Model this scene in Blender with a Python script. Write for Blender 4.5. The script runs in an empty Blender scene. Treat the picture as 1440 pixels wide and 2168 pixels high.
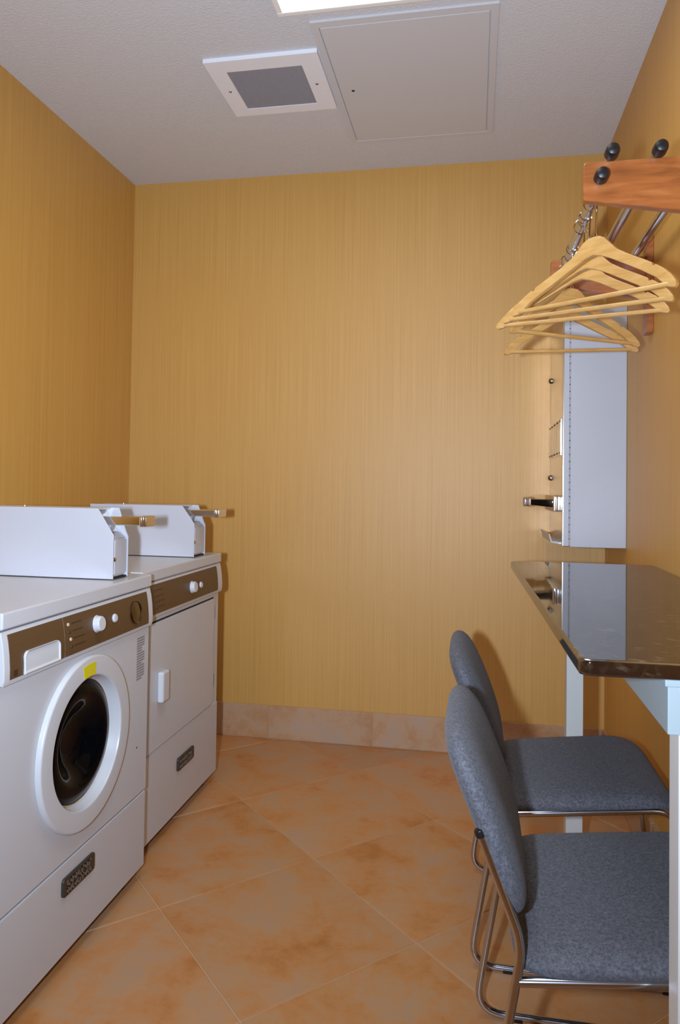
import bpy, bmesh, math, random
from mathutils import Vector, Matrix

random.seed(7)
scene = bpy.context.scene
COL = scene.collection
PI = math.pi

# ------------------------------------------------------------------ camera
IMG_W, IMG_H = 1440.0, 2168.0
F_PX, YAW, PITCH, ROLL, CAM_Z, PP_Y = 1529.65, 0.1844, 0.0241, 0.0139, 1.0809, 994.4
fwd = Vector((-math.sin(YAW) * math.cos(PITCH), math.cos(YAW) * math.cos(PITCH), math.sin(PITCH)))
rgt = Vector((math.cos(YAW), math.sin(YAW), 0.0))
upv = rgt.cross(fwd)
r2 = rgt * math.cos(ROLL) + upv * math.sin(ROLL)
u2 = upv * math.cos(ROLL) - rgt * math.sin(ROLL)
cam_data = bpy.data.cameras.new('camera')
cam_data.sensor_fit = 'VERTICAL'
cam_data.sensor_height = 36.0
cam_data.sensor_width = 24.0
cam_data.lens = F_PX / IMG_H * 36.0
cam_data.shift_y = -(IMG_H / 2 - PP_Y) / IMG_H
cam_data.clip_start = 0.02
cam = bpy.data.objects.new('camera', cam_data)
CAM_POS = Vector((0, 0, CAM_Z))
M = Matrix((r2, u2, -fwd)).transposed().to_4x4()
M.translation = CAM_POS
cam.matrix_world = M
COL.objects.link(cam)
scene.camera = cam

# ------------------------------------------------------------------ world, flash, exposure
world = bpy.data.worlds.new('world')
scene.world = world
world.use_nodes = True
world.node_tree.nodes['Background'].inputs[0].default_value = (0.8, 0.85, 1.0, 1)
world.node_tree.nodes['Background'].inputs[1].default_value = 0.3

scene.view_settings.view_transform = 'Standard'
scene.view_settings.look = 'None'
scene.view_settings.gamma = 1.0
scene.view_settings.use_curve_mapping = False
scene.view_settings.exposure = -0.15
try:
    scene.cycles.blur_glossy = 0.25
    scene.cycles.sample_clamp_indirect = 400.0
except Exception:
    pass

# the camera's own flash: the camera is turned upright, so the flash sits at its left
fl = bpy.data.lights.new('camera_flash', 'AREA')
fl.shape = 'RECTANGLE'
fl.size, fl.size_y = 0.035, 0.06
fl.energy = 31.5
fl.spread = math.radians(140)
fl.color = (0.76, 0.96, 1.25)
flo = bpy.data.objects.new('camera_flash', fl)
FM = M.copy()
FM.translation = CAM_POS - r2 * 0.155 + u2 * 0.004 + fwd * 0.02
FM = FM @ Matrix.Rotation(math.radians(13), 4, 'X')
flo.matrix_world = FM
COL.objects.link(flo)

CEIL_EMIT = 5.4          # ceiling fixture brightness (used in its builder)

# ------------------------------------------------------------------ helpers
def lin(r, g, b):
    def c(v):
        v /= 255.0
        return v / 12.92 if v <= 0.04045 else ((v + 0.055) / 1.055) ** 2.4
    return (c(r), c(g), c(b), 1.0)

MATS = {}
def mat(name, rgb=(200, 200, 200), rough=0.5, metal=0.0, spec=0.5, coat=0.0, coat_rough=0.05, ior=1.5, emit=None, emit_s=0.0):
    m = bpy.data.materials.new(name)
    m.use_nodes = True
    b = m.node_tree.nodes['Principled BSDF']
    b.inputs['Base Color'].default_value = lin(*rgb)
    b.inputs['Roughness'].default_value = rough
    b.inputs['Metallic'].default_value = metal
    b.inputs['Specular IOR Level'].default_value = spec
    b.inputs['IOR'].default_value = ior
    b.inputs['Coat Weight'].default_value = coat
    b.inputs['Coat Roughness'].default_value = coat_rough
    if emit:
        b.inputs['Emission Color'].default_value = lin(*emit)
        b.inputs['Emission Strength'].default_value = emit_s
    MATS[name] = m
    return m

class NT:
    """small node-graph helper"""
    def __init__(self, m):
        self.t = m.node_tree
        self.b = self.t.nodes['Principled BSDF']
    def n(self, typ, **kw):
        x = self.t.nodes.new(typ)
        for k, v in kw.items():
            if k.startswith('i_'):
                key = k[2:]
                key = int(key) if key.isdigit() else key.replace('_', ' ')
                x.inputs[key].default_value = v
            else:
                setattr(x, k, v)
        return x
    def l(self, a, ao, b, bi):
        self.t.links.new(a.outputs[ao], b.inputs[bi])
    def ramp(self, stops):
        r = self.n('ShaderNodeValToRGB')
        e = r.color_ramp.elements
        while len(e) > 1:
            e.remove(e[-1])
        e[0].position, e[0].color = stops[0]
        for p, c in stops[1:]:
            x = e.new(p)
            x.color = c
        return r
    def coords(self, scale=(1, 1, 1), kind='Object', rot=(0, 0, 0)):
        tc = self.n('ShaderNodeTexCoord')
        mp = self.n('ShaderNodeMapping')
        mp.inputs['Scale'].default_value = scale
        mp.inputs['Rotation'].default_value = rot
        self.l(tc, kind, mp, 'Vector')
        return mp
    def bump(self, src, out, strength, dist):
        bp = self.n('ShaderNodeBump')
        bp.inputs['Strength'].default_value = strength
        bp.inputs['Distance'].default_value = dist
        self.l(src, out, bp, 'Height')
        self.l(bp, 'Normal', self.b, 'Normal')
        return bp

def wallpaper(name, lo, mid, hi, axis):
    m = mat(name, rough=0.5, spec=0.75)
    g = NT(m)
    s = {'x': (260, 1, 1.6), 'y': (1, 260, 1.6)}[axis]
    mp = g.coords(s)
    n1 = g.n('ShaderNodeTexNoise', i_Scale=1.0, i_Detail=3.0, i_Roughness=0.6)
    g.l(mp, 'Vector', n1, 'Vector')
    s2 = {'x': (38, 1, 0.5), 'y': (1, 38, 0.5)}[axis]
    mp2 = g.coords(s2)
    n2 = g.n('ShaderNodeTexNoise', i_Scale=1.0, i_Detail=2.0)
    g.l(mp2, 'Vector', n2, 'Vector')
    mx = g.n('ShaderNodeMath', operation='MULTIPLY_ADD')
    mx.inputs[1].default_value = 0.85
    g.l(n1, 'Fac', mx, 0)
    m3 = g.n('ShaderNodeMath', operation='MULTIPLY')
    m3.inputs[1].default_value = 0.15
    g.l(n2, 'Fac', m3, 0)
    g.l(m3, 0, mx, 2)
    r = g.ramp([(0.33, lin(*lo)), (0.5, lin(*mid)), (0.68, lin(*hi))])
    g.l(mx, 0, r, 'Fac')
    g.l(r, 'Color', g.b, 'Base Color')
    g.bump(mx, 0, 0.18, 0.002)
    return m

for _a in 'xy':
    wallpaper('wallpaper_' + _a, (195, 145, 65), (203, 153, 73), (209, 161, 82), _a)

m = mat('ceiling_paint', (214, 214, 216), 0.8, spec=0.2)
g = NT(m)
mp = g.coords()
n1 = g.n('ShaderNodeTexNoise', i_Scale=130.0, i_Detail=4.0, i_Roughness=0.65)
g.l(mp, 'Vector', n1, 'Vector')
r = g.ramp([(0.35, (0, 0, 0, 1)), (0.62, (1, 1, 1, 1))])
g.l(n1, 'Fac', r, 'Fac')
g.bump(r, 'Color', 0.35, 0.003)

def tile_mat(name, cols, rough, seed):
    m = mat(name, rough=rough, spec=0.4)
    g = NT(m)
    tc = g.n('ShaderNodeTexCoord')
    oi = g.n('ShaderNodeObjectInfo')
    ad = g.n('ShaderNodeVectorMath', operation='ADD')
    mu = g.n('ShaderNodeVectorMath', operation='SCALE')
    mu.inputs['Scale'].default_value = 37.0
    cmb = g.n('ShaderNodeCombineXYZ')
    g.l(oi, 'Random', cmb, 'X'); g.l(oi, 'Random', cmb, 'Y')
    g.l(cmb, 'Vector', mu, 0)
    g.l(tc, 'Object', ad, 0); g.l(mu, 'Vector', ad, 1)
    n1 = g.n('ShaderNodeTexNoise', i_Scale=5.5, i_Detail=7.0, i_Roughness=0.62)
    n1.inputs['Distortion'].default_value = 0.25
    g.l(ad, 'Vector', n1, 'Vector')
    n2 = g.n('ShaderNodeTexNoise', i_Scale=38.0, i_Detail=5.0, i_Roughness=0.7)
    g.l(ad, 'Vector', n2, 'Vector')
    a = g.n('ShaderNodeMath', operation='MULTIPLY_ADD')
    a.inputs[1].default_value = 0.25
    g.l(n2, 'Fac', a, 0)
    b = g.n('ShaderNodeMath', operation='MULTIPLY')
    b.inputs[1].default_value = 0.75
    g.l(n1, 'Fac', b, 0); g.l(b, 0, a, 2)
    r = g.ramp([(0.34, lin(*cols[0])), (0.45, lin(*cols[1])), (0.53, lin(*cols[2])), (0.64, lin(*cols[3]))])
    g.l(a, 0, r, 'Fac')
    hv = g.n('ShaderNodeHueSaturation')
    mr = g.n('ShaderNodeMapRange')
    mr.inputs['To Min'].default_value = 0.92; mr.inputs['To Max'].default_value = 1.08
    g.l(oi, 'Random', mr, 'Value'); g.l(mr, 'Result', hv, 'Value')
    g.l(r, 'Color', hv, 'Color'); g.l(hv, 'Color', g.b, 'Base Color')
    g.bump(n2, 'Fac', 0.12, 0.002)
    return m
tile_mat('floor_tile', [(176, 112, 56), (190, 132, 80), (186, 140, 98), (176, 142, 112)], 0.38, 1)
tile_mat('skirting_tile', [(168, 118, 74), (180, 136, 96), (184, 148, 114), (174, 148, 126)], 0.42, 2)
mat('grout', (196, 160, 122), 0.85, spec=0.2)

m = mat('granite', (16, 15, 14), 0.035, spec=0.5, ior=3.2)
g = NT(m)
mp = g.coords((1, 1, 1))
v = g.n('ShaderNodeTexVoronoi', i_Scale=110.0)
g.l(mp, 'Vector', v, 'Vector')
n1 = g.n('ShaderNodeTexNoise', i_Scale=30.0, i_Detail=4.0)
g.l(mp, 'Vector', n1, 'Vector')
sp = g.n('ShaderNodeSeparateColor')
g.l(v, 'Color', sp, 'Color')
mu = g.n('ShaderNodeMath', operation='MULTIPLY')
g.l(sp, 'Red', mu, 0); g.l(n1, 'Fac', mu, 1)
r = g.ramp([(0.30, lin(12, 12, 12)), (0.42, lin(34, 30, 25)), (0.50, lin(60, 53, 41)), (0.60, lin(88, 80, 66))])
g.l(mu, 0, r, 'Fac'); g.l(r, 'Color', g.b, 'Base Color')

def wood(name, c0, c1, c2, rough, scale, coat=0.3):
    m = mat(name, rough=rough, coat=coat, coat_rough=0.12)
    g = NT(m)
    mp = g.coords(scale)
    n1 = g.n('ShaderNodeTexNoise', i_Scale=4.0, i_Detail=5.0, i_Roughness=0.6)
    n1.inputs['Distortion'].default_value = 0.5
    g.l(mp, 'Vector', n1, 'Vector')
    r = g.ramp([(0.3, lin(*c0)), (0.5, lin(*c1)), (0.72, lin(*c2))])
    g.l(n1, 'Fac', r, 'Fac'); g.l(r, 'Color', g.b, 'Base Color')
    return m
wood('cherry_wood', (132, 74, 32), (158, 90, 42), (178, 110, 60), 0.38, (2.0, 12, 14))
wood('hanger_wood', (180, 134, 72), (196, 150, 86), (205, 165, 104), 0.32, (3, 14, 14), coat=0.5)

m = mat('grey_fabric', (92, 94, 102), 0.95, spec=0.1)
g = NT(m)
mp = g.coords()
n1 = g.n('ShaderNodeTexNoise', i_Scale=300.0, i_Detail=3.0)
g.l(mp, 'Vector', n1, 'Vector')
n2 = g.n('ShaderNodeTexNoise', i_Scale=150.0, i_Detail=4.0)
g.l(mp, 'Vector', n2, 'Vector')
a = g.n('ShaderNodeMath', operation='ADD'); g.l(n1, 'Fac', a, 0); g.l(n2, 'Fac', a, 1)
r = g.ramp([(0.34, lin(74, 74, 79)), (0.68, lin(108, 107, 112))])
h = g.n('ShaderNodeMath', operation='MULTIPLY'); h.inputs[1].default_value = 0.5
g.l(a, 0, h, 0); g.l(h, 0, r, 'Fac'); g.l(r, 'Color', g.b, 'Base Color')
g.b.inputs['Sheen Weight'].default_value = 0.08
g.b.inputs['Sheen Roughness'].default_value = 0.5
g.bump(n1, 'Fac', 0.4, 0.002)

mat('white_enamel', (198, 198, 200), 0.26, spec=0.5)
mat('white_plastic', (202, 202, 203), 0.3)
mat('vendor_white', (184, 185, 190), 0.32)
mat('vendor_gloss', (226, 223, 218), 0.22, metal=1.0)
mat('meter_white', (194, 194, 200), 0.34)
mat('console_brown', (92, 66, 40), 0.42)
mat('print_brown', (62, 42, 26), 0.5)
mat('chrome', (225, 222, 218), 0.09, metal=1.0)
mat('tube_chrome', (198, 204, 214), 0.16, metal=1.0)
mat('dark_chrome', (120, 112, 104), 0.2, metal=1.0)
mat('black_rubber', (16, 16, 20), 0.4)
mat('black_gloss', (6, 6, 9), 0.06, spec=0.6)
mat('drum_black', (5, 6, 9), 0.07, spec=0.12)
mat('dark_gap', (38, 34, 32), 0.8)
mat('badge_grey', (74, 70, 64), 0.35, metal=0.5)
mat('badge_letter', (150, 142, 128), 0.35, metal=0.6)
mat('yellow_sticker', (214, 200, 22), 0.5)
mat('sticker_print', (150, 122, 10), 0.6)
mat('label_print', (138, 136, 138), 0.6)
mat('panel_paint', (206, 205, 206), 0.5)
mat('vent_paint', (238, 239, 244), 0.45)
mat('vent_dark', (70, 66, 70), 0.7)
mat('vent_mesh', (150, 146, 150), 0.55)
mat('post_white', (218, 214, 205), 0.4)
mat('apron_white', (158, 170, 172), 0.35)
mat('fixture_white', (235, 232, 225), 0.4)
mat('diffuser', (250, 246, 235), 0.5, emit=(250, 250, 252), emit_s=CEIL_EMIT)
mat('door_paint', (196, 178, 150), 0.45)
mat('indicator', (200, 185, 150), 0.4)

# ---- mesh helpers: every shape is added to a bmesh in world coordinates
def B():
    return bmesh.new()

def box(bm, x0, x1, y0, y1, z0, z1, bev=0.0, seg=2):
    r = bmesh.ops.create_cube(bm, size=1.0)
    vs = r['verts']
    for v in vs:
        v.co.x = x0 + (v.co.x + 0.5) * (x1 - x0)
        v.co.y = y0 + (v.co.y + 0.5) * (y1 - y0)
        v.co.z = z0 + (v.co.z + 0.5) * (z1 - z0)
    if bev > 0:
        es = list({e for v in vs for e in v.link_edges})
        bmesh.ops.bevel(bm, geom=es, offset=bev, segments=seg, affect='EDGES', profile=0.5)
    return bm

def prism(bm, pts, axis, a0, a1, bev=0.0, seg=2):
    """polygon of 2-d points extruded along an axis ('x': pts are (y,z); 'y': (x,z); 'z': (x,y))"""
    def P(p, a):
        if axis == 'x': return (a, p[0], p[1])
        if axis == 'y': return (p[0], a, p[1])
        return (p[0], p[1], a)
    lo = [bm.verts.new(P(p, a0)) for p in pts]
    hi = [bm.verts.new(P(p, a1)) for p in pts]
    fs = [bm.faces.new(lo), bm.faces.new(hi[::-1])]
    n = len(pts)
    for i in range(n):
        fs.append(bm.faces.new((lo[i], hi[i], hi[(i + 1) % n], lo[(i + 1) % n])))
    bmesh.ops.recalc_face_normals(bm, faces=fs)
    if bev > 0:
        es = list({e for f in fs[:2] for e in f.edges})
        bmesh.ops.bevel(bm, geom=es, offset=bev, segments=seg, affect='EDGES', profile=0.5)
    return bm

def lathe(bm, prof, centre, axis, seg=48):
    """prof: (radius, offset along axis)"""
    ax = Vector(axis).normalized()
    t = Vector((0, 0, 1)) if abs(ax.z) < 0.9 else Vector((1, 0, 0))
    e1 = ax.cross(t).normalized(); e2 = ax.cross(e1)
    c = Vector(centre)
    rings = []
    for rr, h in prof:
        if rr < 1e-6:
            rings.append([bm.verts.new(c + ax * h)])
        else:
            rings.append([bm.verts.new(c + ax * h + (e1 * math.cos(2 * PI * i / seg) + e2 * math.sin(2 * PI * i / seg)) * rr) for i in range(seg)])
    fs = []
    for A, Bv in zip(rings, rings[1:]):
        for i in range(seg):
            j = (i + 1) % seg
            if len(A) == 1 and len(Bv) == 1: continue
            if len(A) == 1: fs.append(bm.faces.new((A[0], Bv[i], Bv[j])))
            elif len(Bv) == 1: fs.append(bm.faces.new((A[i], Bv[0], A[j])))
            else: fs.append(bm.faces.new((A[i], Bv[i], Bv[j], A[j])))
    bmesh.ops.recalc_face_normals(bm, faces=fs)
    return bm

def cyl(bm, p0, p1, r, seg=16, bev=0.0):
    d = Vector(p1) - Vector(p0)
    L = d.length
    if bev > 0:
        prof = [(0, 0), (r - bev, 0), (r - bev * 0.3, bev * 0.3), (r, bev), (r, L - bev), (r - bev * 0.3, L - bev * 0.3), (r - bev, L), (0, L)]
    else:
        prof = [(0, 0), (r, 0), (r, L), (0, L)]
    return lathe(bm, prof, p0, d, seg)

def fillet(pts, rads, n=6):
    """round the corners of a 3-d polyline"""
    P = [Vector(p) for p in pts]
    out = [P[0]]
    for i in range(1, len(P) - 1):
        rr = rads if not isinstance(rads, (list, tuple)) else rads[i]
        a = (P[i - 1] - P[i]); b = (P[i + 1] - P[i])
        d = min(rr, a.length * 0.49, b.length * 0.49)
        s = P[i] + a.normalized() * d; e = P[i] + b.normalized() * d
        for k in range(n + 1):
            t = k / n
            out.append(s * (1 - t) ** 2 + P[i] * 2 * t * (1 - t) + e * t * t)
    out.append(P[-1])
    return out

def tube(bm, pts, r, seg=12, closed=False, cap=True):
    P = [Vector(p) for p in pts]
    n = len(P)
    tang = []
    for i in range(n):
        if closed: t = P[(i + 1) % n] - P[i - 1]
        else: t = P[min(i + 1, n - 1)] - P[max(i - 1, 0)]
        tang.append(t.normalized())
    ref = Vector((0, 0, 1)) if abs(tang[0].z) < 0.9 else Vector((1, 0, 0))
    e1 = (ref - tang[0] * ref.dot(tang[0])).normalized()
    rings = []
    for i in range(n):
        e1 = (e1 - tang[i] * e1.dot(tang[i])).normalized()
        e2 = tang[i].cross(e1)
        rings.append([bm.verts.new(P[i] + (e1 * math.cos(2 * PI * k / seg) + e2 * math.sin(2 * PI * k / seg)) * r) for k in range(seg)])
    fs = []
    rng = range(n) if closed else range(n - 1)
    for i in rng:
        A, Bv = rings[i], rings[(i + 1) % n]
        for k in range(seg):
            fs.append(bm.faces.new((A[k], A[(k + 1) % seg], Bv[(k + 1) % seg], Bv[k])))
    if cap and not closed:
        fs.append(bm.faces.new(rings[0][::-1])); fs.append(bm.faces.new(rings[-1]))
    bmesh.ops.recalc_face_normals(bm, faces=fs)
    return bm

def link(name, bm, material, parent=None, origin=(0, 0, 0), smooth=True, local=False):
    """one bmesh -> ONE mesh object.  world-coordinate vertices are moved to the parent's (or own) origin"""
    o3 = Vector(origin)
    if parent is not None and not local:
        p = parent; o3 = Vector((0, 0, 0))
        while p is not None:
            o3 += Vector(p.location); p = p.parent
    if not local:
        bmesh.ops.translate(bm, verts=bm.verts, vec=-o3)
    me = bpy.data.meshes.new(name)
    bm.to_mesh(me); bm.free()
    if smooth:
        for p in me.polygons: p.use_smooth = True
        me.set_sharp_from_angle(angle=math.radians(38))
    me.materials.append(MATS[material] if isinstance(material, str) else material)
    ob = bpy.data.objects.new(name, me)
    if smooth:
        wn = ob.modifiers.new('weighted_normals', 'WEIGHTED_NORMAL')
        wn.keep_sharp = True
        wn.weight = 90
    COL.objects.link(ob)
    if parent is not None:
        ob.parent = parent
    elif not local:
        ob.location = o3
    return ob

def thing(name, label, cat, loc, group=None):
    o = bpy.data.objects.new(name, None)
    COL.objects.link(o)
    o.empty_display_size = 0.1
    o.location = loc
    o['label'] = label; o['category'] = cat
    if group: o['group'] = group
    return o

def struct(name, bm, material, smooth=False, label=None):
    o = link(name, bm, material, smooth=smooth)
    o['kind'] = 'structure'
    if label: o['label'] = label
    return o

def copy_tree(o, parent=None):
    c = o.copy(); COL.objects.link(c)
    if parent is not None: c.parent = parent
    for ch in [x for x in bpy.data.objects if x.parent == o]:
        copy_tree(ch, c)
    return c

# ------------------------------------------------------------------ room shell
XL, XR, YB, YF, H = -1.5296, 0.5122, 3.024, -1.35, 2.44
T = 0.10
struct('wall_left', box(B(), XL - T, XL, YF - T, YB + T, -0.05, H), 'wallpaper_y', label='left wall in mustard gold streaked wallpaper')
struct('wall_right', box(B(), XR, XR + T, YF - T, YB + T, -0.05, H), 'wallpaper_y', label='right wall in mustard gold streaked wallpaper')
struct('wall_back', box(B(), XL, XR, YB, YB + T, -0.05, H), 'wallpaper_x', label='back wall in mustard gold streaked wallpaper')
struct('wall_front', box(B(), XL, XR, YF - T, YF, -0.05, H), 'wallpaper_x', label='wall behind the viewer in gold wallpaper')
struct('ceiling', box(B(), XL - T, XR + T, YF - T, YB + T, H, H + 0.1), 'ceiling_paint', label='off-white textured ceiling')
d1 = struct('door_1', box(B(), -0.95, -0.05, YF, YF + 0.035, 0.0, 2.05, 0.004), 'door_paint', label='door behind the viewer')
bmh = B(); cyl(bmh, (-0.13, YF + 0.035, 1.0), (-0.13, YF + 0.08, 1.0), 0.012); cyl(bmh, (-0.14, YF + 0.08, 1.0), (-0.26, YF + 0.08, 1.0), 0.010)
link('door_handle', bmh, 'chrome', d1)

# floor: grout bed and diagonal 18 inch tiles, each its own piece
floor = struct('floor', box(B(), XL, XR, YF, YB, -0.06, -0.0025), 'grout', label='floor of tan stone-look tiles laid diagonally')
GX, GY, GA, GS = -0.7757, 2.4117, -0.7934, 0.4626
ga = Vector((math.cos(GA), math.sin(GA))); gb = Vector((-math.sin(GA), math.cos(GA)))
half = GS / 2 - 0.0016
def clip(poly, f):
    out = []
    for i in range(len(poly)):
        p, q = poly[i], poly[(i + 1) % len(poly)]
        fp, fq = f(p), f(q)
        if fp >= 0: out.append(p)
        if (fp >= 0) != (fq >= 0):
            t = fp / (fp - fq)
            out.append(p + (q - p) * t)
    return out
def tile_mesh(poly, name):
    bm = B()
    vs = [bm.verts.new((p.x, p.y, 0)) for p in poly]
    f = bm.faces.new(vs)
    if f.normal.z < 0: f.normal_flip()
    e = bmesh.ops.extrude_face_region(bm, geom=[f])
    top = [x for x in e['geom'] if isinstance(x, bmesh.types.BMVert)]
    bmesh.ops.translate(bm, verts=[v for v in bm.verts if v not in top], vec=(0, 0, -0.01))
    tf = [x for x in e['geom'] if isinstance(x, bmesh.types.BMFace)]
    bmesh.ops.recalc_face_normals(bm, faces=bm.faces)
    bmesh.ops.bevel(bm, geom=list({ed for ff in tf for ed in ff.edges}), offset=0.0016, segments=1, affect='EDGES')
    me = bpy.data.meshes.new(name)
    bm.to_mesh(me); bm.free()
    me.materials.append(MATS['floor_tile'])
    return me
full_tile = tile_mesh([ga * sx * half + gb * sy * half for sx, sy in ((-1, -1), (1, -1), (1, 1), (-1, 1))], 'tile')
g0 = 0.002
for i in range(-8, 14):
    for j in range(-10, 8):
        c = Vector((GX, GY)) + ga * GS * (i + 0.5) + gb * GS * (j + 0.5)
        poly = [c + ga * sx * half + gb * sy * half for sx, sy in ((-1, -1), (1, -1), (1, 1), (-1, 1))]
        cl = poly
        for f in (lambda p: p.x - XL - g0, lambda p: XR - g0 - p.x, lambda p: p.y - YF - g0, lambda p: YB - g0 - p.y):
            if len(cl) >= 3: cl = clip(cl, f)
        if len(cl) < 3: continue
        area = abs(sum(cl[k].x * cl[(k + 1) % len(cl)].y - cl[(k + 1) % len(cl)].x * cl[k].y for k in range(len(cl)))) / 2
        if area < 0.0012: continue
        if area > (2 * half) ** 2 * 0.999:
            me = full_tile
        else:
            q = []
            for p in cl:
                if not q or (p - q[-1]).length > 0.003: q.append(p)
            if (q[0] - q[-1]).length < 0.003: q.pop()
            if len(q) < 3: continue
            me = tile_mesh([p - c for p in q], 'tile')
        t = bpy.data.objects.new('tile', me)
        COL.objects.link(t)
        t.parent = floor
        t.location = (c.x, c.y, 0.0)

# skirting of cut tiles
BH, BT = 0.141, 0.011
def skirting(name, label, spans, along, wall, sgn):
    g1 = 0.0015
    a0, a1 = spans[0], spans[-1]
    if along == 'x': base = box(B(), a0, a1, min(wall, wall + sgn * 0.008), max(wall, wall + sgn * 0.008), 0.0, BH - 0.001)
    else: base = box(B(), min(wall, wall + sgn * 0.008), max(wall, wall + sgn * 0.008), a0, a1, 0.0, BH - 0.001)
    b = struct(name, base, 'grout', label=label)
    for s, e in zip(spans, spans[1:]):
        w0, w1 = min(wall + sgn * 0.002, wall + sgn * BT), max(wall + sgn * 0.002, wall + sgn * BT)
        bm = B()
        if along == 'x': box(bm, s + g1, e - g1, w0, w1, 0.002, BH, 0.0015, 1)
        else: box(bm, w0, w1, s + g1, e - g1, 0.002, BH, 0.0015, 1)
        t = link('tile', bm, 'skirting_tile', b, smooth=False)
skirting('baseboard_back', 'tan tile skirting along the back wall', [XL + 0.012, -1.309, -0.859, -0.409, 0.041, 0.491, XR - 0.012], 'x', YB, -1)
skirting('baseboard_right', 'tan tile skirting along the right wall', [YF + 0.02, -0.95, -0.5, -0.05, 0.40, 0.85, 1.30, 1.75, 2.20, 2.65, YB - 0.012], 'y', XR, -1)
skirting('baseboard_left', 'tan tile skirting along the left wall', [YF + 0.02, -0.95, -0.5, -0.05, 0.40, 0.85, 1.30, 1.75, 2.20, 2.65, YB - 0.012], 'y', XL, 1)

# ------------------------------------------------------------------ ceiling items
LX0, LX1, LY0, LY1 = -0.561, 0.049, 0.735, 1.953
light = thing('ceiling_light', 'lit white rectangular ceiling light at the top edge', 'ceiling light', ((LX0 + LX1) / 2, (LY0 + LY1) / 2, H - 0.03))
bm = B()
w = 0.018
box(bm, LX0, LX1, LY1 - w, LY1, H - 0.028, H, 0.003)
box(bm, LX0, LX1, LY0, LY0 + w, H - 0.028, H, 0.003)
box(bm, LX0, LX0 + w, LY0 + w, LY1 - w, H - 0.028, H, 0.003)
box(bm, LX1 - w, LX1, LY0 + w, LY1 - w, H - 0.028, H, 0.003)
link('frame', bm, 'fixture_white', light)
link('diffuser', box(B(), LX0 + w, LX1 - w, LY0 + w, LY1 - w, H - 0.024, H - 0.012), 'diffuser', light, smooth=False)

# exhaust vent
VX0, VX1, VY0, VY1 = -0.866, -0.493, 2.153, 2.490
vent = thing('exhaust_vent', 'white square ceiling vent with grey perforated grille', 'vent', ((VX0 + VX1) / 2, (VY0 + VY1) / 2, H - 0.014))
gx0, gx1, gy0, gy1 = -0.808, -0.556, 2.214, 2.445
bm = B()
zt0 = H - 0.013
for a in ((VX0, VX1, VY0, gy0), (VX0, VX1, gy1, VY1), (VX0, gx0, gy0, gy1), (gx1, VX1, gy0, gy1)):
    box(bm, *a, zt0, H)
bmesh.ops.remove_doubles(bm, verts=bm.verts, dist=1e-5)
link('frame', bm, 'vent_paint', vent, smooth=False)
link('backing', box(B(), gx0, gx1, gy0, gy1, H - 0.004, H), 'vent_dark', vent, smooth=False)
bm = B()
k = 44
for i in range(k + 1):
    x = gx0 + (gx1 - gx0) * i / k
    box(bm, x - 0.0011, x + 0.0011, gy0, gy1, H - 0.011, H - 0.0085)
for i in range(k + 1):
    y = gy0 + (gy1 - gy0) * i / k
    box(bm, gx0, gx1, y - 0.0011, y + 0.0011, H - 0.0108, H - 0.0088)
gr = link('grille', bm, 'vent_mesh', vent, smooth=False)
gr['label'] = 'grey perforated grille'
for sx in (-0.833, -0.530):
    link('screw', lathe(B(), [(0, -0.003), (0.004, -0.002), (0.005, 0.0)], (sx, 2.325, zt0), (0, 0, 1), 12), 'dark_chrome', vent)

# access panel
AX0, AX1, AY0, AY1 = -0.487, 0.056, 2.024, 2.780
ax0, ax1, ay0, ay1 = -0.465, 0.034, 2.050, 2.757
acc = thing('ceiling_access_panel', 'large flat off-white access panel in the ceiling', 'access panel', ((AX0 + AX1) / 2, (AY0 + AY1) / 2, H - 0.006))
bm = B()
for a in ((AX0, AX1, AY0, ay0), (AX0, AX1, ay1, AY1), (AX0, ax0, ay0, ay1), (ax1, AX1, ay0, ay1)):
    box(bm, *a, H - 0.006, H)
bmesh.ops.remove_doubles(bm, verts=bm.verts, dist=1e-5)
link('frame', bm, 'panel_paint', acc, smooth=False)
link('panel', box(B(), ax0 + 0.003, ax1 - 0.003, ay0 + 0.004, ay1 - 0.003, H - 0.0055, H - 0.001, 0.0008, 1), 'panel_paint', acc, smooth=False)
link('lock', lathe(B(), [(0, -0.0005), (0.005, -0.0005), (0.006, 0.0)], (-0.420, 2.400, H - 0.0055), (0, 0, 1), 14), 'dark_gap', acc)

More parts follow.
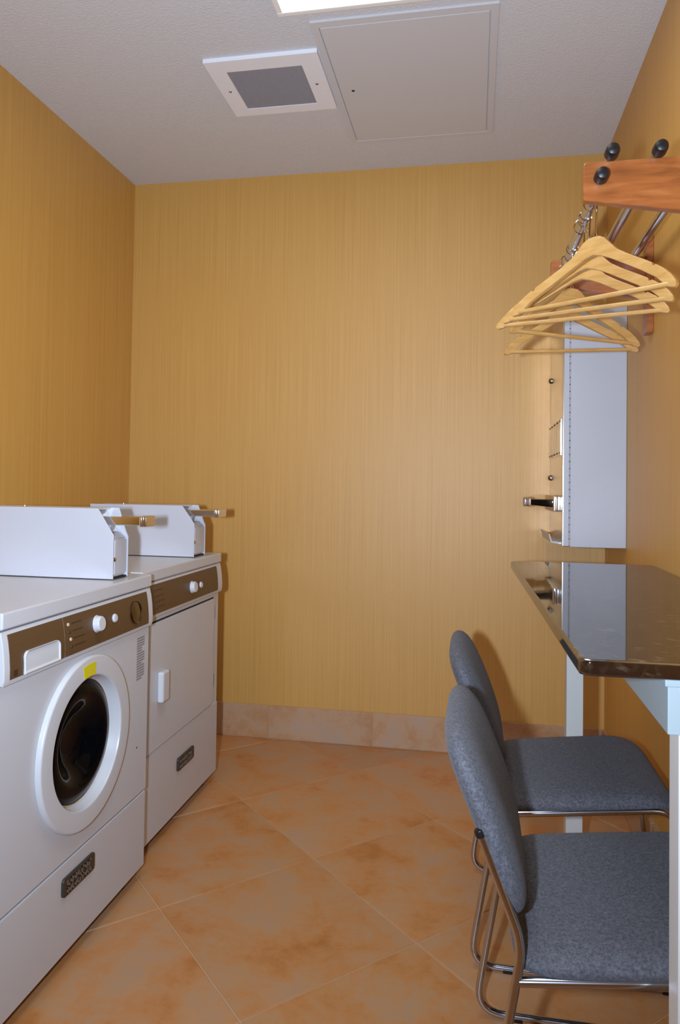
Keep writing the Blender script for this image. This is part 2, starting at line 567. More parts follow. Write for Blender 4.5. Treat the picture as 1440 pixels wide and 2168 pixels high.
# ------------------------------------------------------------------ laundry machines
def machine(kind, label, y0, y1, xf, meter):
    """kind 'washer' or 'dryer'; front face looks to +X at xf"""
    root = thing('washing_machine' if kind == 'washer' else 'tumble_dryer', label, 'washing machine' if kind == 'washer' else 'dryer', ((XL + xf) / 2, (y0 + y1) / 2, 0.0), 'coin laundry machines along the left wall')
    xb = XL + 0.035
    SEAM = 0.242 if kind == 'washer' else 0.291
    # cabinet behind the front panels
    if kind == 'washer':
        cb_ = B(); box(cb_, xb, xf - 0.09, y0, y1, 0.032, 0.797, 0.003); box(cb_, xf - 0.09, xf - 0.010, y0, y1, 0.032, SEAM, 0.0); box(cb_, xf - 0.09, xf - 0.010, y0, y1, 0.690, 0.797, 0.0)
        link('cabinet', cb_, 'white_enamel', root)
    else:
        link('cabinet', box(B(), xb, xf - 0.004, y0, y1, 0.032, 0.797, 0.003), 'white_enamel', root)
    # feet
    for yy in (y0 + 0.055, y1 - 0.055):
        for xx in (xb + 0.06, xf - 0.045):
            f = B(); lathe(f, [(0, 0.0), (0.019, 0.0), (0.020, 0.006), (0.012, 0.012), (0.007, 0.014), (0.007, 0.034), (0, 0.034)], (xx, yy, 0.0), (0, 0, 1), 16)
            link('foot', f, 'dark_chrome', root)
    # worktop
    wt = B(); box(wt, xb - 0.02, xf + 0.006, y0 - 0.002, y1 + 0.002, 0.798, 0.832, 0.0045, 3)
    link('worktop', wt, 'white_enamel', root)
    # console with a bowed front
    prof = [(xf - 0.02, 0.795), (xf + 0.002, 0.795), (xf + 0.0065, 0.775), (xf + 0.010, 0.750), (xf + 0.012, 0.722), (xf + 0.012, 0.703), (xf + 0.009, 0.692), (xf - 0.02, 0.692)]
    con = link('console', prism(B(), prof, 'y', y0 - 0.001, y1 + 0.001, 0.003, 2), 'white_plastic', root)
    def front_x(z):
        P = prof[1:7]
        for (xa, za), (xb_, zb) in zip(P, P[1:]):
            if za >= z >= zb: return xa + (xb_ - xa) * (za - z) / (za - zb)
        return P[-1][0]
    def skin(ya, yb, za, zb, off, n=8):
        """bowed sheet lying on the console front"""
        bm = B(); rows = []
        for i in range(n + 1):
            z = za + (zb - za) * i / n
            x = front_x(z)
            rows.append((bm.verts.new((x + off, ya, z)), bm.verts.new((x + off, yb, z)), bm.verts.new((x - 0.002, ya, z)), bm.verts.new((x - 0.002, yb, z))))
        for a, b in zip(rows, rows[1:]):
            bm.faces.new((a[0], a[1], b[1], b[0])); bm.faces.new((a[2], a[0], b[0], b[2])); bm.faces.new((a[1], a[3], b[3], b[1]))
        for q in (rows[0], rows[-1]): bm.faces.new((q[0], q[1], q[3], q[2]))
        bmesh.ops.recalc_face_normals(bm, faces=bm.faces)
        return bm
    if kind == 'washer':
        yd = y0 + 0.205
        link('drawer_face', skin(y0 + 0.016, yd - 0.0015, 0.702, 0.788, 0.0015), 'console_brown', con)
        link('control_face', skin(yd + 0.0015, y1 - 0.030, 0.702, 0.788, 0.0015), 'console_brown', con)
        # detergent drawer pull: a white scoop
        ya, yb, za, zb = y0 + 0.058, y0 + 0.182, 0.7025, 0.747
        bm = B()
        xs = front_x(0.72)
        pts = []
        for cy, cz, a0 in ((yb - 0.012, zb - 0.012, 0), (ya + 0.012, zb - 0.012, 90)):
            for k2 in range(7):
                a = math.radians(a0 + 90 * k2 / 6)
                pts.append((cy + 0.012 * math.cos(a), cz + 0.012 * math.sin(a)))
        pts += [(ya, za), (yb, za)]
        n = len(pts)
        cy = sum(p[0] for p in pts) / n; cz = sum(p[1] for p in pts) / n
        def ring(s, off): return [bm.verts.new((front_x(min(0.795, max(0.693, cz + (p[1] - cz) * s))) + off, cy + (p[0] - cy) * (1 - (1 - s) * 0.4), cz + (p[1] - cz) * s)) for p in pts]
        R = [ring(1.0, -0.001), ring(1.0, 0.0055), ring(0.95, 0.0065), ring(0.90, 0.0055), ring(0.84, 0.0032)]
        for a, b in zip(R, R[1:]):
            for q in range(n): bm.faces.new((a[q], a[(q + 1) % n], b[(q + 1) % n], b[q]))
        bmesh.ops.recalc_face_normals(bm, faces=bm.faces)
        dp = link('drawer_pull', bm, 'white_plastic', con)
        link('pull_recess', skin(ya + 0.004, yb - 0.004, za + 0.002, zb - 0.003, 0.0030), 'white_plastic', con)
        link('drawer_mark', skin(y0 + 0.026, y0 + 0.038, 0.706, 0.718, 0.0022, 2), 'print_brown', con)
        kn = (y0 + 0.342, 0.750, 0.0185); sm = (y0 + 0.425, 0.749, 0.0105)
        # round dial window with chrome ring
        bm = B(); lathe(bm, [(0.030, -0.002), (0.032, 0.003), (0.029, 0.0045), (0.026, 0.002), (0.012, 0.0035), (0, 0.004)], (front_x(0.745), y0 + 0.540, 0.745), (1, 0, 0.14), 32)
        link('dial', bm, 'dark_chrome', con)
        lx = yd + 0.016
    else:
        link('control_face', skin(y0 + 0.014, y1 - 0.050, 0.702, 0.788, 0.0015), 'console_brown', con)
        kn = (y0 + 0.350, 0.744, 0.0185); sm = (y0 + 0.425, 0.742, 0.0105)
        lx = y0 + 0.070
    bm = B(); lathe(bm, [(0.0205, 0.0), (0.020, 0.0015), (0.0190, 0.002), (kn[2], 0.003), (kn[2] * 0.95, 0.013), (kn[2] * 0.84, 0.0155), (0, 0.016)], (front_x(kn[1]), kn[0], kn[1]), (1, 0, 0.12), 32)
    link('knob', bm, 'white_plastic', con)
    bm = B(); lathe(bm, [(sm[2], 0.0), (sm[2], 0.004), (sm[2] * 0.8, 0.0065), (0, 0.007)], (front_x(sm[1]), sm[0], sm[1]), (1, 0, 0.12), 24)
    link('button', bm, 'white_plastic', con)
    for k2 in range(4):
        z = 0.770 - k2 * 0.0165
        bm = B(); lathe(bm, [(0.0042, 0.0), (0.0035, 0.0022), (0, 0.003)], (front_x(z) + 0.001, lx + 0.003 * k2, z), (1, 0, 0.1), 12)
        link('indicator', bm, 'indicator' if k2 in (0, 2) and kind == 'washer' else 'print_brown', con)
        link('print', skin(lx + 0.014 + 0.002 * k2, lx + 0.055 + 0.004 * k2, z - 0.0012, z + 0.0016, 0.0019, 2), 'print_brown', con)
    # front panels
    if kind == 'washer':
        fp = B()
        cy, cz = y0 + 0.319, 0.483
        RH = 0.150
        N = 96
        zlo, zhi = SEAM + 0.003, 0.690
        inner_f, outer_f, inner_b, outer_b = [], [], [], []
        angs = sorted([2 * PI * q / N for q in range(N)] + [math.atan2(cz_ - cz, cy_ - cy) % (2 * PI) for cy_ in (y0, y1) for cz_ in (zlo, zhi)])
        for a in angs:
            c_, s_ = math.cos(a), math.sin(a)
            tt = min(((y1 if c_ > 0 else y0) - cy) / c_ if abs(c_) > 1e-9 else 9, ((zhi if s_ > 0 else zlo) - cz) / s_ if abs(s_) > 1e-9 else 9)
            for L, rr_, xx in ((inner_f, RH, xf), (outer_f, tt, xf), (inner_b, RH, xf - 0.09), (outer_b, tt, xf - 0.09)):
                L.append(fp.verts.new((xx, cy + c_ * rr_, cz + s_ * rr_)))
        n_ = len(angs)
        for q in range(n_):
            j = (q + 1) % n_
            fp.faces.new((inner_f[q], outer_f[q], outer_f[j], inner_f[j]))
            fp.faces.new((outer_f[q], outer_b[q], outer_b[j], outer_f[j]))
            fp.faces.new((inner_b[q], inner_f[q], inner_f[j], inner_b[j]))
            fp.faces.new((outer_b[q], inner_b[q], inner_b[j], outer_b[j]))
        bmesh.ops.recalc_face_normals(fp, faces=fp.faces)
        link('front_panel', fp, 'white_enamel', root)
        door = B()
        lathe(door, [(0.149, -0.002), (0.197, 0.0005), (0.197, 0.008), (0.1945, 0.0120), (0.191, 0.0135), (0.1535, 0.0135), (0.1500, 0.0120), (0.1480, 0.008), (0.1420, -0.018), (0.1380, -0.022), (0.149, -0.024), (0.149, -0.002)], (xf, cy, cz), (1, 0, 0), 96)
        dr = link('door', door, 'white_plastic', root)
        glass = B()
        lathe(glass, [(0.1475, -0.023), (0.1415, -0.0205), (0.134, -0.013), (0.122, -0.0065), (0.108, -0.0045), (0.094, -0.009), (0.080, -0.019), (0.066, -0.031), (0.052, -0.038), (0.034, -0.0405), (0.0, -0.041)], (xf, cy, cz), (1, 0, 0), 96)
        link('door_glass', glass, 'drum_black', dr)
        rim = B()
        tube(rim, [(xf - 0.0175, cy + 0.1405 * math.cos(2 * PI * q / 64), cz + 0.1405 * math.sin(2 * PI * q / 64)) for q in range(64)], 0.0020, 8, closed=True)
        link('chrome_rim', rim, 'chrome', dr)
        # yellow warning sticker on the ring, following its curve
        def ringpatch(r0, r1, a0, a1, off, rad=None):
            bm = B(); n = 6; rows = []
            for q in range(n + 1):
                a = math.radians(a0 + (a1 - a0) * q / n)
                row = []
                for rr in (r0, r1):
                    hx = 0.0135
                    row.append(bm.verts.new((xf + hx + off, cy + rr * math.cos(a), cz + rr * math.sin(a))))
                    row.append(bm.verts.new((xf + hx - 0.001, cy + rr * math.cos(a), cz + rr * math.sin(a))))
                rows.append(row)
            for a, b in zip(rows, rows[1:]):
                bm.faces.new((a[0], a[2], b[2], b[0])); bm.faces.new((a[0], b[0], b[1], a[1])); bm.faces.new((a[2], a[3], b[3], b[2]))
            for q in (rows[0], rows[-1]): bm.faces.new((q[0], q[1], q[3], q[2]))
            bmesh.ops.recalc_face_normals(bm, faces=bm.faces)
            return bm
        st = link('warning_sticker', ringpatch(0.1525, 0.181, 84, 102, 0.0006), 'yellow_sticker', dr)
        st['label'] = 'yellow warning sticker'
        # fine print block, right of the door
        for q in range(17):
            z0 = 0.668 - q * 0.0068
            wln = 0.045 if q not in (4, 5, 10, 16) else 0.030
            link('print_line', box(B(), xf - 0.001, xf + 0.0005, y1 - 0.070, y1 - 0.070 + wln, z0 - 0.0042, z0), 'label_print', root, smooth=False)
        pin = B(); lathe(pin, [(0.003, 0), (0.0025, 0.001), (0, 0.0014)], (xf, y1 - 0.06, 0.375), (1, 0, 0), 10)
        link('screw', pin, 'dark_chrome', root)
    else:
        # face frame left, right and top, hinged square door
        link('face_frame', box(B(), xf - 0.010, xf - 0.003, y0, y1, 0.288, 0.690, 0.002, 1), 'white_enamel', root)
        dr = link('door', box(B(), xf - 0.004, xf + 0.004, y0 + 0.056, y1 - 0.054, SEAM + 0.004, 0.672, 0.003), 'white_enamel', root)
        link('door_gap', box(B(), xf - 0.004, xf - 0.0022, y0 + 0.053, y1 - 0.052, 0.670, 0.6765), 'dark_gap', root, smooth=False)
        hd = B()
        box(hd, xf + 0.0035, xf + 0.024, y0 + 0.112, y0 + 0.158, 0.432, 0.523, 0.006, 3)
        h2 = link('handle', hd, 'white_plastic', dr)
        link('grip_recess', box(B(), xf + 0.008, xf + 0.021, y0 + 0.156, y0 + 0.1605, 0.436, 0.519, 0.0015, 1), 'label_print', dr)
        for z in (0.620, 0.375):
            link('hinge', box(B(), xf - 0.004, xf + 0.003, y1 - 0.0525, y1 - 0.046, z - 0.024, z + 0.024, 0.001, 1), 'label_print', root)
    # lower panel and badge
    lp = link('lower_panel', box(B(), xf - 0.008, xf, y0, y1, 0.036, SEAM - 0.003, 0.003), 'white_enamel', root)
    b0, b1 = (y0 + 0.232, y0 + 0.366) if kind == 'washer' else (y0 + 0.276, y0 + 0.409)
    bz0, bz1 = 0.167, 0.208
    bd = B()
    pts = []
    rr = 0.008
    for cy_, cz_, a0 in ((b1 - rr, bz1 - rr, 0), (b0 + rr, bz1 - rr, 90), (b0 + rr, bz0 + rr, 180), (b1 - rr, bz0 + rr, 270)):
        for q in range(5):
            a = math.radians(a0 + 90 * q / 4)
            pts.append((cy_ + rr * math.cos(a), cz_ + rr * math.sin(a)))
    prism(bd, pts, 'x', xf - 0.001, xf + 0.006, 0.0015, 2)
    bo = link('badge', bd, 'badge_grey', lp)
    bo['label'] = 'dark grey metal name plate'
    # two rows of worn raised lettering, too small to read in the photograph
    rn = random.Random(3)
    for row, (za, zb, n) in enumerate(((0.1885, 0.201, 7), (0.1725, 0.1845, 10))):
        yy = b0 + 0.014
        step = (b1 - b0 - 0.028) / n
        bm = B()
        for q in range(n):
            k3 = rn.choice((0, 1, 2))
            xa, xb_ = xf + 0.0055, xf + 0.0072
            box(bm, xa, xb_, yy, yy + step * 0.2, za, zb)
            if k3 != 0: box(bm, xa, xb_, yy, yy + step * 0.72, zb - 0.0025, zb)
            if k3 != 1: box(bm, xa, xb_, yy, yy + step * 0.72, za, za + 0.0025)
            if k3 == 2: box(bm, xa, xb_, yy + step * 0.55, yy + step * 0.75, za, zb)
            yy += step
        link('lettering', bm, 'badge_letter', bo, smooth=False)
    # ---------------- coin meter on top
    my0, my1, mx0, mx1, mz1 = meter
    z0 = 0.8345
    ch_x, ch_z = mx1 - 0.045, mx1
    sidep = [(mx0, z0), (mx1, z0), (mx1, z0 + 0.113), (mx1 - 0.046, mz1), (mx0, mz1)]
    mt = link('coin_meter', prism(B(), sidep, 'y', my0, my0 + 0.004, 0.0008, 1), 'meter_white', root)
    far = [(mx0, z0), (mx1, z0), (mx1, z0 + 0.106), (mx1 - 0.013, z0 + 0.119), (mx1 - 0.036, z0 + 0.119), (mx1 - 0.005, z0 + 0.150), (mx1 - 0.022, mz1), (mx0, mz1)]
    far = [(mx0, z0), (mx1, z0), (mx1, z0 + 0.106), (mx1 - 0.008, z0 + 0.122), (mx1 - 0.028, mz1), (mx0, mz1)]
    link('far_side_plate', prism(B(), far, 'y', my1 - 0.004, my1, 0.0008, 1), 'meter_white', mt)
    link('base_plate', box(B(), mx0 + 0.002, mx1 - 0.003, my0 + 0.003, my1 - 0.003, z0 - 0.0025, z0 + 0.003), 'dark_gap', mt, smooth=False)
    link('top_plate', box(B(), mx0, mx1 - 0.050, my0 + 0.0035, my1 - 0.0035, mz1 - 0.004, mz1 - 0.0005), 'meter_white', mt, smooth=False)
    link('rear_plate', box(B(), mx0, mx0 + 0.004, my0 + 0.0035, my1 - 0.0035, z0 + 0.003, mz1 - 0.003), 'meter_white', mt, smooth=False)
    vb = B()
    box(vb, mx1 - 0.14, mx1 - 0.006, my0 + 0.010, my1 - 0.0045, z0 + 0.004, z0 + 0.104, 0.003)
    prism(vb, [(mx1 - 0.006, z0 + 0.104), (mx1 - 0.022, z0 + 0.118), (mx1 - 0.05, z0 + 0.118), (mx1 - 0.05, z0 + 0.104)], 'y', my0 + 0.010, my1 - 0.0045)
    link('cash_box', vb, 'meter_white', mt)
    link('cash_box_door', box(B(), mx1 - 0.007, mx1 - 0.002, my0 + 0.013, my1 - 0.007, z0 + 0.010, z0 + 0.100, 0.002), 'meter_white', mt)
    kl = B(); lathe(kl, [(0.006, 0.0), (0.006, 0.0020), (0.004, 0.003), (0, 0.003)], (mx1 - 0.002, my0 + 0.0125, z0 + 0.050), (1, 0, 0), 18)
    link('lock', kl, 'chrome', mt)
    cs = B()
    prism(cs, [(mx1 - 0.095, z0 + 0.120), (mx1 - 0.026, z0 + 0.120), (mx1 - 0.062, mz1 - 0.006), (mx1 - 0.095, mz1 - 0.006)], 'y', my0 + 0.008, my1 - 0.008, 0.002, 1)
    link('coin_chute', cs, 'chrome', mt)
    sl = B()
    zc = z0 + 0.150
    box(sl, mx1 - 0.08, mx1 + 0.064, my0 + 0.020, my1 - 0.018, zc - 0.011, zc + 0.011, 0.002)
    link('coin_slide', sl, 'chrome', mt)
    tp = B()
    box(tp, mx1 + 0.062, mx1 + 0.082, my0 + 0.015, my1 - 0.013, zc - 0.0125, zc + 0.0125, 0.003)
    for q in range(3):
        box(tp, mx1 + 0.066 + 0.0055 * q, mx1 + 0.069 + 0.0055 * q, my0 + 0.0135, my1 - 0.0115, zc - 0.0138, zc + 0.0138, 0.001, 1)
    link('slide_handle', tp, 'chrome', mt)
    tn = B(); cyl(tn, (mx0 + 0.10, (my0 + my1) / 2, mz1 - 0.002), (mx0 + 0.10, (my0 + my1) / 2, mz1 + 0.004), 0.005, 12, 0.001)
    link('bolt', tn, 'chrome', mt)
    return root

machine('washer', 'white front-loading coin washer with round black porthole door', 1.240, 1.884, -0.885, (1.732, 1.816, -1.30, -0.916, 1.017))
machine('dryer', 'white coin tumble dryer with square door behind the washer', 1.914, 2.556, -0.925, (2.347, 2.453, -1.333, -0.943, 1.010))

# ------------------------------------------------------------------ granite counter
cnt = thing('wall_counter', 'black polished granite counter on white posts along the right wall', 'counter', (0.32, 1.6, 0.0))
CZ, CT = 0.867, 0.022
outline = [(0.133, 0.974), (0.140, 0.966), (0.150, 0.9635), (XR - 0.001, 0.975), (XR - 0.001, 2.229), (0.145, 2.243), (0.130, 2.240), (0.110, 2.222), (0.108, 2.214)]
link('countertop', prism(B(), outline, 'z', CZ - CT, CZ, 0.005, 3), 'granite', cnt)
for (ya, yb) in ((0.990, 1.035), (2.150, 2.196)):
    x0 = 0.258 if ya < 1.5 else 0.262
    p = link('post', box(B(), x0, x0 + 0.046, ya, yb, 0.0, CZ - CT - 0.0005 - 0.07, 0.002), 'post_white', cnt)
    link('foot_plate', box(B(), x0 - 0.008, x0 + 0.054, ya - 0.008, yb + 0.008, 0.0, 0.006, 0.001, 1), 'post_white', p)
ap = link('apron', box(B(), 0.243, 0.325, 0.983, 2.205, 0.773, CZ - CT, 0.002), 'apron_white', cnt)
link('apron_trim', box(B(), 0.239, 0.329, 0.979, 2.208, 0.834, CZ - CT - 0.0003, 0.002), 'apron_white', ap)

# ------------------------------------------------------------------ chairs
def pad(a, b, T_, n_exp, place, seg=72, p=7.0):
    """cushion: superellipse outline with soft edges; place(s, t, h) maps to the world"""
    bm = B()
    rhos = [0.0, 0.3, 0.55, 0.72, 0.84, 0.91, 0.955, 0.98, 0.995, 1.0]
    def outl(rho, k):
        th = 2 * PI * k / seg
        c, s = math.cos(th), math.sin(th)
        e = 2.0 / n_exp
        return (a * rho * math.copysign(abs(c) ** e, c), b * rho * math.copysign(abs(s) ** e, s))
    def th_(rho): return T_ / 2 * (1 - rho ** p) ** 0.5
    top, bot = [], []
    for rho in rhos:
        if rho == 0:
            top.append([bm.verts.new(place(0, 0, th_(0)))]); bot.append([bm.verts.new(place(0, 0, -th_(0)))])
        else:
            q = [outl(rho, k) for k in range(seg)]
            tr = [bm.verts.new(place(x, y, th_(rho))) for x, y in q]
            top.append(tr)
            bot.append(tr if rho == 1.0 else [bm.verts.new(place(x, y, -th_(rho))) for x, y in q])
    for L in (top, bot):
        for A, Bv in zip(L, L[1:]):
            for k in range(seg):
                j = (k + 1) % seg
                if len(A) == 1: bm.faces.new((A[0], Bv[k], Bv[j]))
                else: bm.faces.new((A[k], Bv[k], Bv[j], A[j]))
    bmesh.ops.recalc_face_normals(bm, faces=bm.faces)
    return bm

CX, CYc = 0.0, 1.333
chair = thing('stacking_chair', 'grey upholstered chrome sled-base chair nearest the viewer', 'chair', (0.22, CYc, 0.0), 'grey chairs at the granite counter')
hw = 0.207
def seat_place(s, t, h):
    u = 0.262 + s; zz = 0.384 + (u - 0.262) * 0.115
    zz -= 0.020 * max(0.0, (u - 0.36) / 0.10) ** 2
    return (u - h * 0.11, CYc + t, zz + h)
link('seat', pad(0.198, 0.213, 0.052, 7.0, seat_place), 'grey_fabric', chair)
RAKE = 0.3752
sd = Vector((-math.sin(RAKE), math.cos(RAKE)))      # up along the backrest (x, z)
nd = Vector((sd.y, -sd.x))                          # towards the sitter
def back_place(s, t, h):
    # s: up the rest, t: sideways; the cushion bellies forward at lumbar height
    t -= 0.0
    k = h + 0.06 * t * t - 0.39 * s * s
    return (0.0288 + sd.x * s + nd.x * k, CYc - 0.006 + t, 0.5582 + sd.y * s + nd.y * k)
link('backrest', pad(0.1524, 0.2125, 0.0536, 4.0, back_place), 'grey_fabric', chair)
R_T = 0.0072
for sgn in (-1, 1):
    y = CYc + sgn * hw
    pts = [(0.014, y, 0.560), (0.077, y, 0.402), (0.010, y, 0.0085), (0.488, y, 0.0085), (0.448, y, 0.392), (0.072, y, 0.348)]
    bm = B()
    tube(bm, fillet(pts, [0, 0.035, 0.06, 0.06, 0.05, 0], 7), R_T, 14)
    fr = link('side_frame', bm, 'tube_chrome', chair)
    cap = B()
    d = (Vector(pts[0]) - Vector(pts[1])).normalized()
    p0 = Vector(pts[0])
    cyl(cap, p0 - d * 0.004, p0 + d * 0.008, R_T + 0.0012, 14, 0.002)
    link('end_cap', cap, 'black_rubber', fr)
    for gx in (0.095, 0.430):
        gl = B(); box(gl, gx - 0.011, gx + 0.011, y - 0.0076, y + 0.0076, 0.0, 0.0085, 0.002, 2)
        link('floor_glide', gl, 'black_rubber', fr)
    # short bolt joining tube and backrest
    bt = B(); cyl(bt, (0.026, y, 0.530), (0.036, y - sgn * 0.016, 0.534), 0.005, 10, 0.001)
    link('backrest_bolt', bt, 'tube_chrome', fr)
for gx, gz in ((0.120, 0.352), (0.390, 0.384)):
    bm = B(); cyl(bm, (gx, CYc - hw, gz), (gx, CYc + hw, gz), 0.0062, 12)
    link('cross_tube', bm, 'tube_chrome', chair)
c2 = copy_tree(chair)
c2.location = (0.22 - 0.012, CYc + 0.562, 0.0)
c2['label'] = 'grey upholstered chrome chair at the far end of the counter'

# ------------------------------------------------------------------ soap vending box
vd = thing('vending_machine', 'tall white wall-mounted vending box with coin slide in the far right corner', 'vending machine', (0.41, 2.81, 0.884))
VY0, VY1, VZ0, VZ1, VXF = 2.609, 3.016, 0.884, 1.725, 0.300
link('cabinet', box(B(), 0.3255, XR - 0.0005, VY0, VY1, VZ0, VZ1, 0.002, 1), 'vendor_white', vd)
vdr = link('door', box(B(), VXF, 0.3225, VY0, VY1, VZ0 + 0.002, VZ1, 0.0025), 'vendor_gloss', vd)
link('door_side_strip', box(B(), VXF + 0.004, 0.3215, VY0 - 0.001, VY0 + 0.002, VZ0 + 0.004, VZ1 - 0.002), 'vendor_white', vd, smooth=False)
hb = B()
nz = 34
for q in range(nz):
    za = VZ0 + 0.006 + (VZ1 - VZ0 - 0.012) * q / nz
    zb = VZ0 + 0.006 + (VZ1 - VZ0 - 0.012) * (q + 0.86) / nz
    cyl(hb, (0.324, VY0 + 0.001, za), (0.324, VY0 + 0.001, zb), 0.0018, 8)
link('piano_hinge', hb, 'vendor_white', vd)
for z in (1.516, 1.129):
    lk = B(); lathe(lk, [(0.011, 0), (0.011, 0.006), (0.008, 0.010), (0.004, 0.012), (0, 0.012)], (VXF, 2.985, z), (-1, 0, 0), 20)
    link('lock', lk, 'dark_chrome', vdr)
for q in range(4):
    yc = 2.70 + 0.092 * q
    lf = link('label_holder', box(B(), VXF - 0.0035, VXF + 0.001, yc - 0.040, yc + 0.040, 1.205, 1.335, 0.001, 1), 'vendor_gloss', vdr)
    for z in (1.214, 1.326):
        for yy in (yc - 0.033, yc + 0.033):
            rv = B(); lathe(rv, [(0.004, 0), (0.003, 0.002), (0, 0.003)], (VXF - 0.0035, yy, z), (-1, 0, 0), 10)
            link('rivet', rv, 'dark_chrome', lf)
# coin slide unit
cb = B()
box(cb, VXF - 0.018, VXF + 0.001, 2.665, 2.985, 1.005, 1.058, 0.004)
for q in range(9):
    yy = 2.68 + 0.036 * q
    box(cb, VXF - 0.024, VXF - 0.016, yy, yy + 0.016, 1.004, 1.062, 0.002, 1)
unit = link('coin_unit', cb, 'chrome', vdr)
bs = B()
prism(bs, [(VXF - 0.016, 1.018), (VXF - 0.100, 1.026), (VXF - 0.104, 1.040), (VXF - 0.100, 1.047), (VXF - 0.016, 1.047)], 'y', 2.690, 2.760, 0.003, 2)
link('coin_slide', bs, 'black_gloss', unit)
tp = B()
box(tp, VXF - 0.128, VXF - 0.099, 2.686, 2.764, 1.022, 1.052, 0.004)
for q in range(3):
    box(tp, VXF - 0.126 + 0.008 * q, VXF - 0.122 + 0.008 * q, 2.684, 2.766, 1.020, 1.0545, 0.001, 1)
link('slide_handle', tp, 'chrome', unit)
tr = B()
prism(tr, [(VXF + 0.001, 0.890), (VXF - 0.032, 0.895), (VXF - 0.040, 0.925), (VXF - 0.036, 0.925), (VXF - 0.029, 0.900), (VXF + 0.001, 0.896)], 'y', 2.66, 2.99)
link('delivery_tray', tr, 'vendor_white', vdr, smooth=False)

# ------------------------------------------------------------------ coat rack
rk = thing('coat_rack', 'wooden bracket coat rack with chrome bars on the right wall', 'coat rack', (XR - 0.001, 1.93, 1.55))
RX0, RZT = 0.2215, 1.777
arm = [(RX0, 1.699), (RX0 + 0.004, 1.695), (XR - 0.019, 1.652), (XR - 0.019, RZT), (RX0 + 0.007, RZT), (RX0 + 0.002, RZT - 0.002), (RX0, RZT - 0.007)]
BX, BZ = 0.2555, 1.740
for ya in (1.585, 2.252):
    a = link('bracket_arm', prism(B(), arm, 'y', ya, ya + 0.022, 0.0015, 1), 'cherry_wood', rk)
    link('wall_plate', box(B(), XR - 0.0195, XR - 0.0005, ya - 0.014, ya + 0.038, 1.548, 1.850, 0.0015, 1), 'cherry_wood', rk)
def capsule(bm, p, L=0.034, r=0.0148):
    prof = [(0, 0.0), (r * 0.86, 0.0), (r, 0.003), (r * 0.96, L * 0.7), (r * 0.8, L * 0.93), (r * 0.5, L), (0, L)]
    return lathe(bm, prof, p, (0, -1, 0), 24)
for (x, z) in ((BX, BZ), (0.2765, 1.789), (0.3710, 1.789), (0.4650, 1.789)):
    front = 1.578
    br = link('hanging_bar' if z < 1.76 else 'shelf_bar', cyl(B(), (x, front, z), (x, 2.300, z), 0.0122, 20), 'tube_chrome', rk)
    link('end_cap', capsule(B(), (x, front + 0.006, z)), 'black_rubber', br)
    link('end_cap', lathe(B(), [(0, 0.0), (0.0128, 0.0), (0.0135, 0.002), (0.0128, 0.022), (0.008, 0.027), (0, 0.028)], (x, 2.294, z), (0, 1, 0), 20), 'black_rubber', br)

# ------------------------------------------------------------------ hangers (hang on the rack: things of their own)
HZ = 1.628
def hanger_parts(root):
    up = [(0, 0), (0.014, -0.001), (0.026, -0.007), (0.040, -0.021), (0.058, -0.037), (0.085, -0.053), (0.120, -0.071), (0.148, -0.086), (0.151, -0.093), (0.156, -0.093), (0.158, -0.0915), (0.178, -0.104), (0.198, -0.121), (0.208, -0.134), (0.210, -0.142), (0.205, -0.1465)]
    lo = [(0.190, -0.1430), (0.160, -0.1185), (0.120, -0.0950), (0.080, -0.0740), (0.045, -0.0555), (0.020, -0.0450), (0.0, -0.0400)]
    pts = up + lo + [(-x, z) for x, z in lo[-2::-1]] + [(-x, z) for x, z in up[:0:-1]]
    bm = B()
    tt = 0.006
    bend = lambda x: -0.5 * x * x
    A = [bm.verts.new((x, bend(x) - tt, z)) for x, z in pts]
    C = [bm.verts.new((x, bend(x) + tt, z)) for x, z in pts]
    n = len(pts); nu, nl = len(up), len(lo)
    # each half: strips between the upper and the lower edge
    lo_of = []
    for k in range(nu):
        x = up[k][0]
        lo_of.append(nu + min(range(nl), key=lambda q: abs(lo[q][0] - x)))
    mir = lambda i: (n - i) % n
    fa = []
    for L in (A, C):
        for f_ in (lambda i: i, mir):
            for k in range(nu - 1):
                a_, b_ = lo_of[k], lo_of[k + 1]
                ch = list(range(a_, b_ - 1, -1)) if a_ >= b_ else [a_]
                ids = [k, k + 1] + ch[::-1]
                vs = []
                for i_ in ids:
                    v_ = L[f_(i_)]
                    if v_ not in vs: vs.append(v_)
                if len(vs) >= 3: fa.append(bm.faces.new(vs))
            vs = [L[f_(nu - 1)]] + [L[f_(i_)] for i_ in range(lo_of[nu - 1], nu - 1, -1)]
            if len(vs) >= 3: fa.append(bm.faces.new(vs))
    sides = []
    for i in range(n):
        sides.append(bm.faces.new((A[i], C[i], C[(i + 1) % n], A[(i + 1) % n])))
    bmesh.ops.recalc_face_normals(bm, faces=bm.faces)
    es = [e for e in bm.edges if len(e.link_faces) == 2 and abs(e.calc_face_angle(0)) > 1.2 and (e.verts[0] in A) == (e.verts[1] in A)]
    bmesh.ops.bevel(bm, geom=es, offset=0.0022, segments=2, affect='EDGES', profile=0.5)
    link('shoulder', bm, 'hanger_wood', root, local=True)
    bm = B(); cyl(bm, (-0.198, bend(0.198), -0.137), (0.198, bend(0.198), -0.137), 0.0052, 14)
    link('trouser_bar', bm, 'hanger_wood', root, local=True)
    # steel pin and captive ring round the hanging bar
    top = BZ - HZ
    bm = B(); cyl(bm, (0, 0, -0.004), (0, 0, top - 0.017), 0.0022, 10); cyl(bm, (0, 0, -0.001), (0, 0, 0.006), 0.0045, 12)
    link('pin', bm, 'chrome', root, local=True)
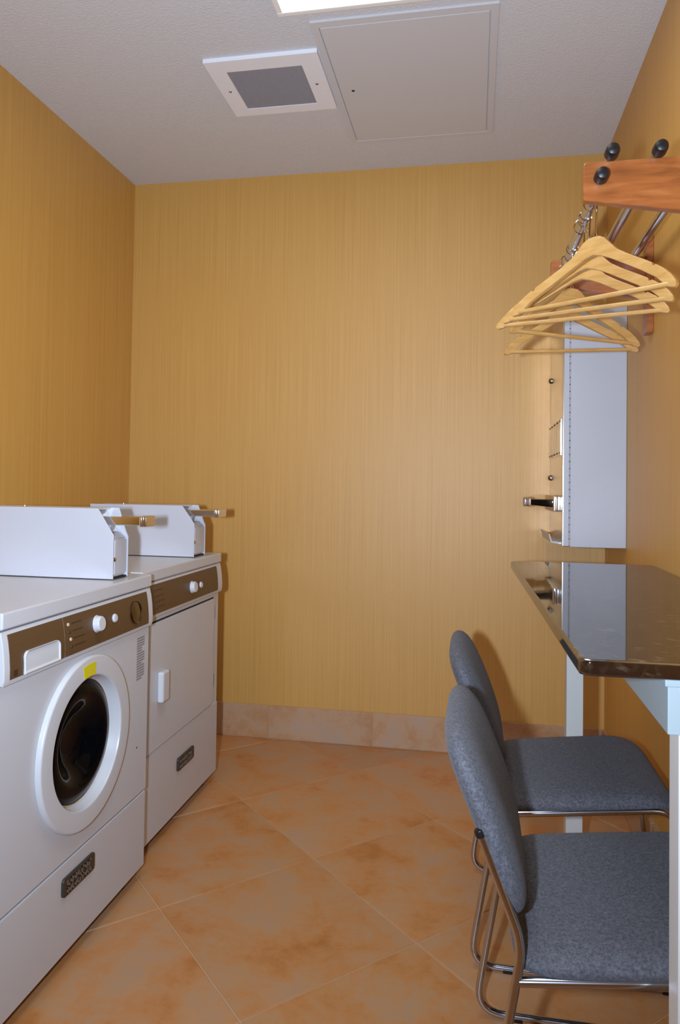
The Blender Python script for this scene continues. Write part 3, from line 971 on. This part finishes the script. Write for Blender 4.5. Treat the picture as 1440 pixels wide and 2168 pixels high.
# (y on the bar, turn about the vertical, sideways tilt)
HG = [(1.617, -0.80, 0.05, 'pale wooden hanger nearest the viewer, highest in the group'),
      (1.714, -0.64, 0.045, 'pale wooden hanger second from the viewer on the chrome bar'),
      (1.800, -0.50, 0.04, 'pale wooden hanger in the middle of the five on the chrome bar'),
      (2.030, 0.54, 0.003, 'pale wooden hanger fourth from the viewer, turned to the wall'),
      (2.218, 0.341, -0.064, 'pale wooden hanger farthest from the viewer, lowest in the group')]
def ring_mesh(bm, cx, cy, cz, r, wr, tilt, twist):
    pts = []
    for q in range(28):
        a = 2 * PI * q / 28
        v = Vector((math.cos(a) * r, 0, math.sin(a) * r))
        v = Matrix.Rotation(tilt, 3, 'X') @ v
        v = Matrix.Rotation(twist, 3, 'Z') @ v
        pts.append(Vector((cx, cy, cz)) + v)
    return tube(bm, pts, wr, 8, closed=True)
for i, (y, yaw, roll, lab) in enumerate(HG):
    hg = thing('coat_hanger', lab, 'hanger', (BX, y, HZ), 'wooden hangers on the coat rack')
    hg.rotation_euler = (0, -roll * 0.0, yaw)
    hanger_parts(hg)
    if roll:
        hg.rotation_euler = (Matrix.Rotation(yaw, 3, 'Z') @ Matrix.Rotation(roll, 3, 'Y')).to_euler()
        # tilt about the hanging bar, so shift the base accordingly
        hg.location.x = BX - math.sin(roll) * (BZ - HZ) * math.cos(yaw)
        hg.location.y = y - math.sin(roll) * (BZ - HZ) * math.sin(yaw)
    bm = B(); ring_mesh(bm, 0, 0, BZ - HZ - 0.003, 0.0150, 0.0016, 0.35, -yaw)
    link('ring', bm, 'chrome', hg, local=True)
# spare captive rings left on the bar
for y, tl, tw, lab in ((1.852, 0.55, 0.1, 'loose chrome ring on the hanging bar nearest the viewer'),
                   (2.122, 0.62, 0.0, 'loose chrome ring farthest back on the hanging bar')):
    bm = B(); ring_mesh(bm, BX, y, BZ - 0.006, 0.0185, 0.0018, tl, tw)
    o = link('captive_ring', bm, 'chrome', origin=(BX, y, BZ - 0.0245))
    o['label'] = lab; o['category'] = 'ring'; o['group'] = 'loose rings on the coat rack bar'
